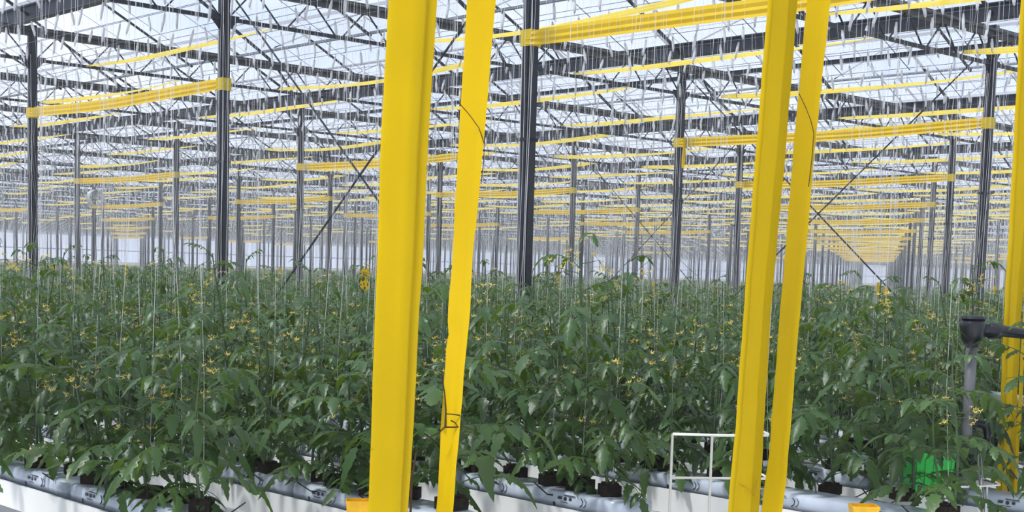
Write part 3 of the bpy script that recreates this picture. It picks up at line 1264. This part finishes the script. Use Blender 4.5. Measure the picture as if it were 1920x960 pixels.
# growing gutters and slabs -------------------------------------------------
gutlab = {0: 'white growing gutter of the nearest crop row at the bottom left', 3: 'white growing gutter under the plants left of the wire rack'}
for k in range(0, 70):
    y = Y0 + k * ROWDY
    xe = row_end(y)
    L = min(90, xe + 100)
    g = MB()
    prof = [(-.13, 0.02), (-.13, -.09), (-.10, -.10), (.10, -.10), (.13, -.09), (.13, .02), (.118, .02), (.118, -.07), (-.118, -.07), (-.118, .02)]
    g.quadgrid([[(xx, py_, pz_) for (py_, pz_) in prof] for xx in (0, -L)], 0, True)
    z_ = SLAB_TOP - 0.085
    e = empty('growing_gutter', (xe, y, z_))
    g.obj('trough', M['white'], e)
    g = MB()
    for q in range(0, 12):
        g.tube([(-.3 - q * 1.9, -.09, -.085), (-.3 - q * 1.9, -.09, -z_)], 0.014, 6)
        g.tube([(-.3 - q * 1.9, .09, -.085), (-.3 - q * 1.9, .09, -z_)], 0.014, 6)
        g.box((-.3 - q * 1.9, 0, -.10), (.03, .22, .02))
    g.obj('stand', M['white'], e)
    tag(e, 'white growing gutter at the lower right carrying the printed slabs' if abs(y - 5.75) < .3 else gutlab.get(k, 'white growing gutter under a crop row, mostly hidden by leaves'), 'gutter', 'white growing gutters of the crop rows')

# slabs: 1 m wrapped rockwool slabs with dark print
slab = empty('growing_slab')
g = MB()
n = 12
rows = []
for k in range(n + 1):
    x = -0.49 + 0.98 * k / n
    w_ = 0.092 + 0.0015 * math.sin(k * 1.7)
    tp = 0.080 + 0.0015 * math.sin(k * 2.3)
    if k in (0, n):
        w_ *= .95
        tp *= .93
    rows.append([(x, -w_, 0.002), (x, -w_ - .003, tp * .5), (x, -w_ + .002, tp - .008), (x, -w_ + .015, tp), (x, 0, tp + .003 * math.sin(k)), (x, w_ - .015, tp), (x, w_, tp - .01), (x, w_, .002)])
g.quadgrid(rows, 0, True)
g.f.append(tuple(range(8)))
g.m.append(0)
g.f.append(tuple(range(n * 8, n * 8 + 8)))
g.m.append(0)
g.obj('wrapped_body', M['slab'], slab, True)
g = MB()


def flat(g, x0, x1, z0, z1):
    g.box(((x0 + x1) / 2, -0.0955, (z0 + z1) / 2), (x1 - x0, 0.003, z1 - z0))


def disc(g, cx_, cz_, rx, rz_, n=10):
    b0 = len(g.v)
    for yy in (-0.097, -0.094):
        g.v += [(cx_ + rx * math.cos(2 * PI * k / n), yy, cz_ + rz_ * math.sin(2 * PI * k / n)) for k in range(n)]
    g.f.append(tuple(b0 + k for k in range(n)))
    g.m.append(0)
    for k in range(n):
        g.f.append((b0 + k, b0 + (k + 1) % n, b0 + n + (k + 1) % n, b0 + n + k))
        g.m.append(0)


for off in (-0.30, 0.18):
    flat(g, off - .045, off - .022, .048, .055)
    flat(g, off - .043, off - .02, .057, .0595)
    disc(g, off, .052, .0085, .0085)
    disc(g, off + .028, .052, .0085, .0045)
    flat(g, off + .020, off + .036, .058, .060)
    flat(g, off - .028, off + .016, .036, .0385)
    flat(g, off - .01, off + .055, .0665, .0695)
    # small down arrow at the lower edge
    b0 = len(g.v)
    g.v += [(off - .075, -.0965, .032), (off - .058, -.0965, .032), (off - .061, -.0965, .010), (off - .064, -.0965, .010)]
    g.f.append((b0, b0 + 1, b0 + 2, b0 + 3))
    g.m.append(0)
    # curled bracket marks
    g.tube([(off + .085, -.096, .03), (off + .098, -.096, .04), (off + .10, -.096, .055), (off + .09, -.096, .066)], .0022, 5)
    g.tube([(off + .105, -.096, .03), (off + .118, -.096, .04), (off + .12, -.096, .055), (off + .11, -.096, .066)], .0016, 5)
g.obj('printed_marks', M['print'], slab)
fs = True
for k in range(0, 14):
    y = Y0 + k * ROWDY
    xe = row_end(y)
    x = xe - 0.52
    while x > -16:
        if seen(x, y, 0.6, 1.0) and depth(x, y) < 11.5:
            o = slab if fs else dup(slab)
            fs = False
            o.location = (x, y, SLAB_TOP - 0.083)
            px, py_ = pxy(x, y, SLAB_TOP)
            lab = 'pale blue film-wrapped growing slab lying in a white gutter among the plants'
            if 1620 < px < 1830 and 840 < py_ < 960:
                lab = 'pale blue slab with dark print, visible at the lower right beside the thin wire frame'
            elif 1840 < px and 840 < py_:
                lab = 'pale blue slab behind the foot of the right edge strap'
            elif 1440 < px < 1620 and 830 < py_:
                lab = 'pale blue slab right of the slender strap foot'
            tag(o, lab, 'slab', 'film-wrapped growing slabs in the gutters')
        x -= 1.02

# ------------------------------------------------------------------ wires, twines and hooks
ZW = EYE + 2.87
for k in range(0, 120):
    y = Y0 + k * ROWDY
    g = MB()
    L = XNEAR - 1.0 - XEND
    g.tube([(XEND, 0, 0), (XNEAR - 1.0, 0, 0)], 0.004 if y < 40 else 0.006, 4)
    o = g.obj('support_wire', M['wire'], None, False, (0, y, ZW))
    tag(o, 'thin crop wire stretched under the roof, carrying a row of twine hooks', 'wire', 'crop wires under the roof')

# near twines: their hooks are above the picture; each runs from its plant up to the wire
tw = MB()
HT = ZW - SLAB_TOP
tw.tube([(0.012, 0.008, 0.02), (-0.01, 0.01, .5), (0.006, -.004, 1.1), (0, 0, HT)], [.0009, .0009, .0009, .0009], 4)
ptw = tw.obj('support_twine', M['white_twine'])
nt_ = 0
for q in named:
    if q[1] < 13.6 and nt_ < 220:
        o = ptw if nt_ == 0 else dup(ptw)
        o.location = (q[2], q[3], SLAB_TOP)
        o.rotation_euler = (random.uniform(-.03, .03), random.uniform(-.03, .03), random.uniform(0, 6.28))
        tag(o, 'white support twine rising from a near tomato plant', 'twine', 'support twines of the near plants')
        nt_ += 1


def hook_parts(seed):
    r = random.Random(seed)
    hk = MB()
    L = r.uniform(.14, .20)
    a, c = r.uniform(-.035, .035), r.uniform(-.035, .035)
    hk.tube([(0, 0.012, -0.012), (0, 0, 0.006), (0, -0.010, -0.004), (0, -0.004, -0.03)], .0022, 4)
    hk.tube([(0, -0.004, -0.03), (a, c, -0.03 - L), (a + .015, c, -0.05 - L), (a + .02, c, -.03 - L)], .0022, 4)
    rl = MB()
    rl.tube([(0, -.002, -.03), (a * .35, c * .35, -.03 - L * .35), (a * .9, c * .9, -.03 - L * .75), (a, c, -.03 - L)], [.010, .0175, .016, .009], 6)
    t = MB()
    t.tube([(a, c, -.03 - L), (a * .5, c * .5, -.9), (0, 0, -(ZW - SLAB_TOP) + .3)], [.0010, .0010, .0010], 3)
    return hk, rl, t


hp = []
for s_ in range(6):
    hk, rl, t = hook_parts(s_)
    e = empty('twine_hook')
    hk.obj('hook', M['wire'], e)
    rl.obj('twine_roll', M['roll'], e, True)
    t.obj('twine', M['white_twine'], e)
    g = MB()
    for q, mi in ((hk, 0), (rl, 1), (t, 2)):
        o_ = len(g.v)
        g.v += q.v
        g.f += [tuple(o_ + k for k in f) for f in q.f]
        g.m += [mi] * len(q.f)
    hp.append((e, g.np()))
# far hook: single bent prism + twine
fh = []
for s_ in range(5):
    r = random.Random(s_ + 70)
    g = MB()
    a, c = r.uniform(-.035, .035), r.uniform(-.035, .035)
    g.tube([(0, 0, -.02), (a, c, -.18)], [.013, .017], 4, 1, False)
    g.tube([(a, c, -.18), (0, 0, -1.9)], .0009, 3, 2, False)
    fh.append(g.np())
hooks = []
for k in range(0, 260):
    y = Y0 + k * ROWDY
    if y > 175:
        break
    x = 0.0
    stp = .36
    while x > XEND + 3:
        d = depth(x, y)
        xx = x + random.uniform(-.1, .1)
        x -= stp if d < 60 else (.7 if d < 90 else 1.3)
        if d < 12.6 or not seen(xx, y, 0.2, 1.03):
            continue
        hooks.append((d, xx, y))
hooks.sort()
print('hooks', len(hooks))
used = set()
for n, (d, x, y) in enumerate(hooks[:300]):
    q = random.randrange(6)
    src = hp[q][0]
    o = src if q not in used else dup(src)
    used.add(q)
    o.location = (x, y, ZW)
    o.rotation_euler = (random.uniform(-.12, .12), random.uniform(-.12, .12), random.uniform(0, 6.28))
    tag(o, 'white twine roll on a wire hook hanging from a crop wire overhead', 'hook', 'twine hooks on the crop wires')
rest = hooks[300:]
A = [h for h in rest if h[0] < 38]
B_ = [h for h in rest if h[0] >= 38]
for nm, lst, prs, lab in (('twine_hooks', A, [h[1] for h in hp], 'countless white twine hooks and twines in the middle distance'),
                          ('distant_twine_hooks', B_, fh, 'fine pale flicker of hooks and twines far off under the roof')):
    n = len(lst)
    pos = np.array([(x, y, ZW) for (d, x, y) in lst], np.float32)
    zz = np.where(np.array([h[0] for h in lst]) > 60, 1.3, 1.0)
    sc3 = np.stack([zz, zz, np.ones(n)], -1)
    o = scatter(nm, prs, pos, rng.uniform(0, 6.28, n), sc3, rng.integers(0, len(prs), n), [M['wire'], M['roll'], M['white_twine']], False, rng.uniform(-.05, .05, (n, 2)))
    tag(o, lab, 'hooks', None, 'stuff')

# ------------------------------------------------------------------ yellow sticky cards over the crop
def card(px, py, d, wd, hg, lab, marks=False, tilt=0.0):
    p = at(px, py, d)
    e = empty('sticky_card', p, YAW + tilt)
    g = MB()
    # rounded top card
    pr = [(-.5, -.46), (-.5, .42), (-.42, .5), (.42, .5), (.5, .42), (.5, -.46), (.42, -.5), (-.42, -.5)]
    n = len(pr)
    for yy in (-.0015, .0015):
        g.v += [(a * wd, yy, c * hg) for a, c in pr]
    g.f.append(tuple(range(n)))
    g.f.append(tuple(range(2 * n - 1, n - 1, -1)))
    g.m += [0, 0]
    for k in range(n):
        g.f.append((k, (k + 1) % n, n + (k + 1) % n, n + k))
        g.m.append(0)
    g.obj('card_sheet', M['yellow'], e)
    g = MB()
    g.tube([(0, 0, hg * .5 - .01), (0.003, 0, hg * .5 + .03), (0, 0, ZW - p.z)], .0022, 4)
    g.obj('hanger', M['white_twine'], e)
    if marks:
        g = MB()
        g.box((0, -.003, hg * .2), (wd * .5, .002, hg * .03))
        g.box((-.1 * wd, -.003, -.2 * hg), (wd * .10, .002, hg * .12))
        g.box((.32 * wd, -.003, -.22 * hg), (wd * .10, .002, hg * .14))
        g.box((.0, -.003, -.38 * hg), (wd * .2, .002, hg * .12))
        g.obj('dark_marks', M['print'], e)
    tag(e, lab, 'sticky card', 'yellow sticky cards over the crop')


card(684, 524, 15.5, .10, .25, 'yellow sticky card with dark marks just left of the widest strap', True)
card(100, 506, 26, .09, .22, 'small yellow sticky card over the far crop, right of the column nearest the left edge')
card(124, 497, 38, .09, .2, 'tiny yellow sticky card above the crop at the far left', False, .5)
card(237, 507, 24, .05, .2, 'narrow yellow sticky card seen almost edge-on over the left crop', False, .9)
card(1225, 537, 22, .055, .17, 'yellow sticky card above the crop left of the dangling strip column', False, .6)
card(1646, 541, 19, .05, .17, 'left one of two yellow sticky cards at the foot of the far aisle', False, .5)
card(1661, 546, 18, .06, .10, 'right, smaller one of two yellow sticky cards at the foot of the far aisle', False, .2)
card(1865, 544, 20, .05, .12, 'small yellow sticky card beside the right edge strap', False, .4)
card(1048, 522, 30, .06, .18, 'small yellow sticky card over the crop right of the central dark column', False, .5)
card(525, 508, 30, .05, .16, 'small yellow sticky card at crop height right of the dark column', False, .5)

# ------------------------------------------------------------------ circulation fan on a left column
x, y = colpos(-8, 3)
fp = at(179, 371, depth(x, y) - 1.2)
e = empty('circulation_fan', fp, 0.0)
g = MB()
n = 20
for (ra, rb, xa, xb) in ((.30, .30, -.13, .13),):
    ro = [[(xx, math.cos(2 * PI * k / n) * rr, math.sin(2 * PI * k / n) * rr) for k in range(n)] for xx, rr in ((-.13, .30), (-.11, .285), (.11, .285), (.13, .30), (.13, .27), (-.13, .27), (-.13, .30))]
    g.quadgrid(ro, 0, True)
g.obj('housing', M['palegrey'], e, True)
g = MB()
for k in range(6):
    a = 2 * PI * k / 6
    ca, sa_ = math.cos(a), math.sin(a)
    g.quadgrid([[(-.03, ca * .05 - sa_ * .03, sa_ * .05 + ca * .03), (.03, ca * .05 + sa_ * .03, sa_ * .05 - ca * .03)],
                [(-.04, ca * .25 - sa_ * .06, sa_ * .25 + ca * .06), (.04, ca * .25 + sa_ * .06, sa_ * .25 - ca * .06)]], 0)
g.tube([(-.08, 0, 0), (.08, 0, 0)], .055, 10)
g.obj('blades', M['palegrey'], e)
g = MB()
g.tube([(0, 0, .28), (0, 0, EYE + 2.73 - fp.z)], .012, 6)
g.obj('mount', M['steel'], e)
tag(e, 'round pale circulation fan hanging beside a column at the left', 'fan')

# ------------------------------------------------------------------ irrigation stand pipe with valve at lower right
def T(x, y, d=6.2):
    return at(x, y, d)


base = T(1808, 893)
e = empty('irrigation_standpipe', (base.x, base.y, 0))
off = Vector((base.x, base.y, 0))


def stp(name, fn, m, lab=None, smooth=True, parent=None):
    g = MB()
    fn(g)
    g.v = [tuple(Vector(p) - off) for p in g.v]
    o = g.obj(name, m, parent or e, smooth)
    if lab:
        o['label'] = lab
    return o


top = T(1816, 640)
bx, by = base.x, base.y
ax_ = Vector((bx, by, 0))
stp('riser_pipe', lambda g: g.tube([(bx, by, 0.02), (bx, by, 0.6), (bx, by, top.z)], .024, 14), M['grey'], 'grey riser pipe')
zl = T(1808, 875).z


def basef(g):
    g.tube([(bx, by, 0.0), (bx, by, 0.03)], .07, 14)
    for q, rr in ((0, .05), (.022, .042), (.045, .052), (.07, .035)):
        g.tube([(bx, by, zl - .03 + q), (bx, by, zl - .03 + q + .018)], rr, 12)


stp('base_fitting', basef, M['black'], 'black ribbed base fitting')
zv = T(1816, 618).z


def valve(g):
    g.tube([(bx, by, zv - .075), (bx, by, zv - .04), (bx, by, zv + .02), (bx, by, zv + .05)], [.026, .046, .058, .05], 14)
    g.tube([(bx, by, zv + .05), (bx, by, zv + .062)], .06, 14)


stp('valve_body', valve, M['black'], 'black valve body')


def arm(g):
    p0 = Vector((bx, by, zv))
    dr = (Ru * 0.97 + Rf * 0.1)
    q = [p0, p0 + dr * .07, p0 + dr * .075, p0 + dr * .13, p0 + dr * .135, p0 + dr * .24 - UP * .01]
    g.tube(q, [.03, .03, .036, .036, .026, .024], 12)


stp('outlet', arm, M['black'], 'black horizontal outlet with ribbed couplings')


def arm2(g):
    zq = T(1808, 795).z
    p0 = Vector((bx, by, zq))
    dr = (Ru * 0.95 + Rf * 0.25)
    g.tube([p0, p0 + dr * .04 + UP * .01, p0 + dr * .09 + UP * .0, p0 + dr * .11 - UP * .05, p0 + dr * .11 - UP * .09], [.022, .022, .022, .018, .018], 10)
    g.box(p0 + dr * .11 - UP * .11, (.05, .05, .03))


stp('elbow', arm2, M['black'], 'black curved elbow')
tag(e, 'grey irrigation riser with a black valve, partly hidden in leaves at the right', 'pipe')

# pale pipe rail behind
a0, a1 = T(1770, 728, 7.2), T(1905, 748, 6.8)
dd = (a1 - a0).normalized()
g = MB()
g.tube([a0 - dd * .1, a1 + dd * .6], .022, 12)
for pp in (a0, a1 + dd * .3):
    g.tube([pp, (pp.x, pp.y, 0.0)], .012, 8)
tag(g.obj('rail_pipe', M['palegrey'], None, True), 'pale grey horizontal pipe rail behind the irrigation riser', 'pipe')

# green crate
p = at_z(1742, 893, EYE - 0.93)
p = at(1740, 862, 6.2)
e = empty('green_crate', (p.x, p.y, 0), YAW + .15)
g = MB()
zc0, zc1 = SLAB_TOP - .02, SLAB_TOP + .165
wx, wy = .095, .07
outer = [[(sx_ * a, sy_ * c, z) for sx_, sy_ in ((-1, -1), (1, -1), (1, 1), (-1, 1))] for a, c, z in
         ((wx * .9, wy * .9, zc0), (wx, wy, zc1 - .02), (wx * 1.08, wy * 1.08, zc1 - .02), (wx * 1.08, wy * 1.08, zc1), (wx * .95, wy * .95, zc1), (wx * .86, wy * .86, zc0 + .01))]
g.quadgrid(outer, 0, True)
b0 = len(g.v)
g.v += [(sx_ * wx * .9, sy_ * wy * .9, zc0) for sx_, sy_ in ((-1, -1), (1, -1), (1, 1), (-1, 1))]
g.f.append((b0, b0 + 1, b0 + 2, b0 + 3))
g.m.append(0)
g.obj('bin_body', M['green'], e)
g = MB()
for k in range(-2, 3):
    g.box((k * .04, -wy * .97, (zc0 + zc1) / 2), (.008, .012, .13))
g.obj('rib', M['green'], e)
g = MB()
g.box((0, 0, (zc0) / 2 - .002), (.16, .12, zc0 - .004))
g.obj('pedestal', M['white'], e)
tag(e, 'bright green plastic crate glimpsed between the leaves at the lower right', 'crate')

# ------------------------------------------------------------------ white wire racks at the row ends
def rack(pa, pb, back, ztop, zmid, posts, lab, rad=.0055):
    """pa, pb: front top corners; back: vector to the back side"""
    e = empty('wire_rack', (pa.x, pa.y, 0))
    o0 = Vector((pa.x, pa.y, 0))

    def P2(t, z, bk=0):
        p = pa.lerp(pb, t) + back * bk - o0
        return Vector((p.x, p.y, z))
    g = MB()
    g.tube([P2(0, ztop - .004), P2(0.004, ztop), P2(.5, ztop - .003), P2(0.97, ztop), P2(1.0, ztop, .2), P2(1.0, ztop, .8), P2(0.96, ztop, 1), P2(0.9, ztop, 1)], rad, 8)
    g.obj('top_rail', M['rackw'], e, True)
    for z in zmid:
        g = MB()
        g.tube([P2(-.01, z), P2(.97, z), P2(1, z, .2), P2(1, z, .8), P2(.96, z, 1), P2(.9, z, 1)], rad * .9, 8)
        g.obj('middle_rail', M['rackw'], e, True)
    for t in posts:
        g = MB()
        g.tube([P2(t, ztop), P2(t, .004)], rad, 8)
        g.obj('post', M['rackw'], e, True)
    g = MB()
    g.tube([P2(.9, ztop, 1), P2(.9, .004, 1)], rad, 8)
    g.obj('post', M['rackw'], e, True)
    tag(e, lab, 'rack', 'white wire racks at the row ends')


DR = 5.6
pa, pb = at(1261, 811, DR), at(1446, 821, DR + .05)
rack(pa, pb, Rf * .24 + Ru * -.02, (pa.z + pb.z) / 2 + .002, [at(1300, 898, DR).z, at(1300, 985, DR).z], [0, .40], 'white wire rack at the row end behind the third yellow strap')
pa, pb = at(1781, 913, 5.5), at(1878, 907, 5.6)
rack(pa, pb, Rf * .18, pa.z, [at(1800, 1000, 5.5).z], [0, .58, .72], 'low white wire rack before the printed slab at the right edge strap', .004)

# thin metal hoop peg beside it
g = MB()
g.tube([at(1842, 960, 5.75), at(1836, 900, 5.75), at(1834, 856, 5.75), at(1837, 850, 5.75), at(1840, 857, 5.75), at(1846, 960, 5.7)], .003, 6)
q = at(1842, 960, 5.75)
g.tube([q, (q.x, q.y, .0)], .003, 6)
tag(g.obj('hoop_peg', M['grey'], None, True), 'thin dark wire hoop peg in front of the right slab', 'peg')

# drip hose loops
for pl, lab in (([(1690, 930), (1700, 912), (1722, 905), (1745, 914), (1760, 920), (1757, 928), (1738, 930), (1720, 926), (1712, 940)], 'black drip hose curled in a loop beside the tall plant block'),
                ([(1530, 925), (1528, 905), (1536, 896), (1545, 905)], 'short black drip hose at the left plant block'),
                ([(1745, 893), (1762, 897), (1775, 888), (1790, 886), (1800, 890)], 'black hose lying on top of the printed slab')):
    g = MB()
    g.tube([at(a, c, 5.62 if a < 1745 or c > 900 else 6.0) for a, c in pl], .0035, 6)
    tag(g.obj('drip_hose', M['black'], None, True), lab, 'hose')

# orange-yellow trays
def tray(px, py, d, wd, dp, hg, rz, lab):
    p = at(px, py, d)
    e = empty('small_tray', (p.x, p.y, p.z - hg), rz)
    g = MB()
    rows = [[(sx_ * a * wd / 2, sy_ * a * dp / 2, z) for sx_, sy_ in ((-1, -1), (1, -1), (1, 1), (-1, 1))] for a, z in ((.94, 0), (1, hg - .008), (1.04, hg - .008), (1.04, hg), (.95, hg), (.9, .004))]
    g.quadgrid(rows, 0, True)
    b0 = len(g.v)
    g.v += [(sx_ * .92 * wd / 2, sy_ * .92 * dp / 2, .004) for sx_, sy_ in ((-1, -1), (1, -1), (1, 1), (-1, 1))]
    g.f.append((b0, b0 + 1, b0 + 2, b0 + 3))
    g.m.append(0)
    g.obj('tray_body', M['orange_tray'], e)
    g = MB()
    for s_ in (-1, 1):
        g.tube([(s_ * wd * .35, 0, 0), (s_ * wd * .35, 0, -(p.z - hg))], .006, 6)
    g.obj('leg', M['black'], e)
    tag(e, lab, 'tray')


tray(1620, 947, 5.35, .10, .08, .045, YAW, 'orange-yellow plastic tray at the bottom edge, left of the tall plant block')
tray(672, 937, 5.0, .085, .07, .045, YAW + .1, 'orange-yellow plastic tray half hidden by leaves at the foot of the widest strap')

# ------------------------------------------------------------------ humid haze filling the house
g = MB()
g.box(((XEND + 6) / 2, YEND / 2 - 2, 2.2), (abs(XEND) + 4, YEND + 2, 4.3))
hm = bpy.data.materials.new('humid_haze')
hm.use_nodes = True
ht_ = hm.node_tree
ht_.nodes.remove(ht_.nodes['Principled BSDF'])
vs = ht_.nodes.new('ShaderNodeVolumeScatter')
vs.inputs['Color'].default_value = (0.97, 0.98, 1.0, 1)
vs.inputs['Density'].default_value = HAZE
vs.inputs['Anisotropy'].default_value = 0.0
ht_.links.new(vs.outputs[0], ht_.nodes['Material Output'].inputs['Volume'])
tag(g.obj('humid_haze', hm), 'faint humid haze filling the greenhouse', 'haze', None, 'stuff')
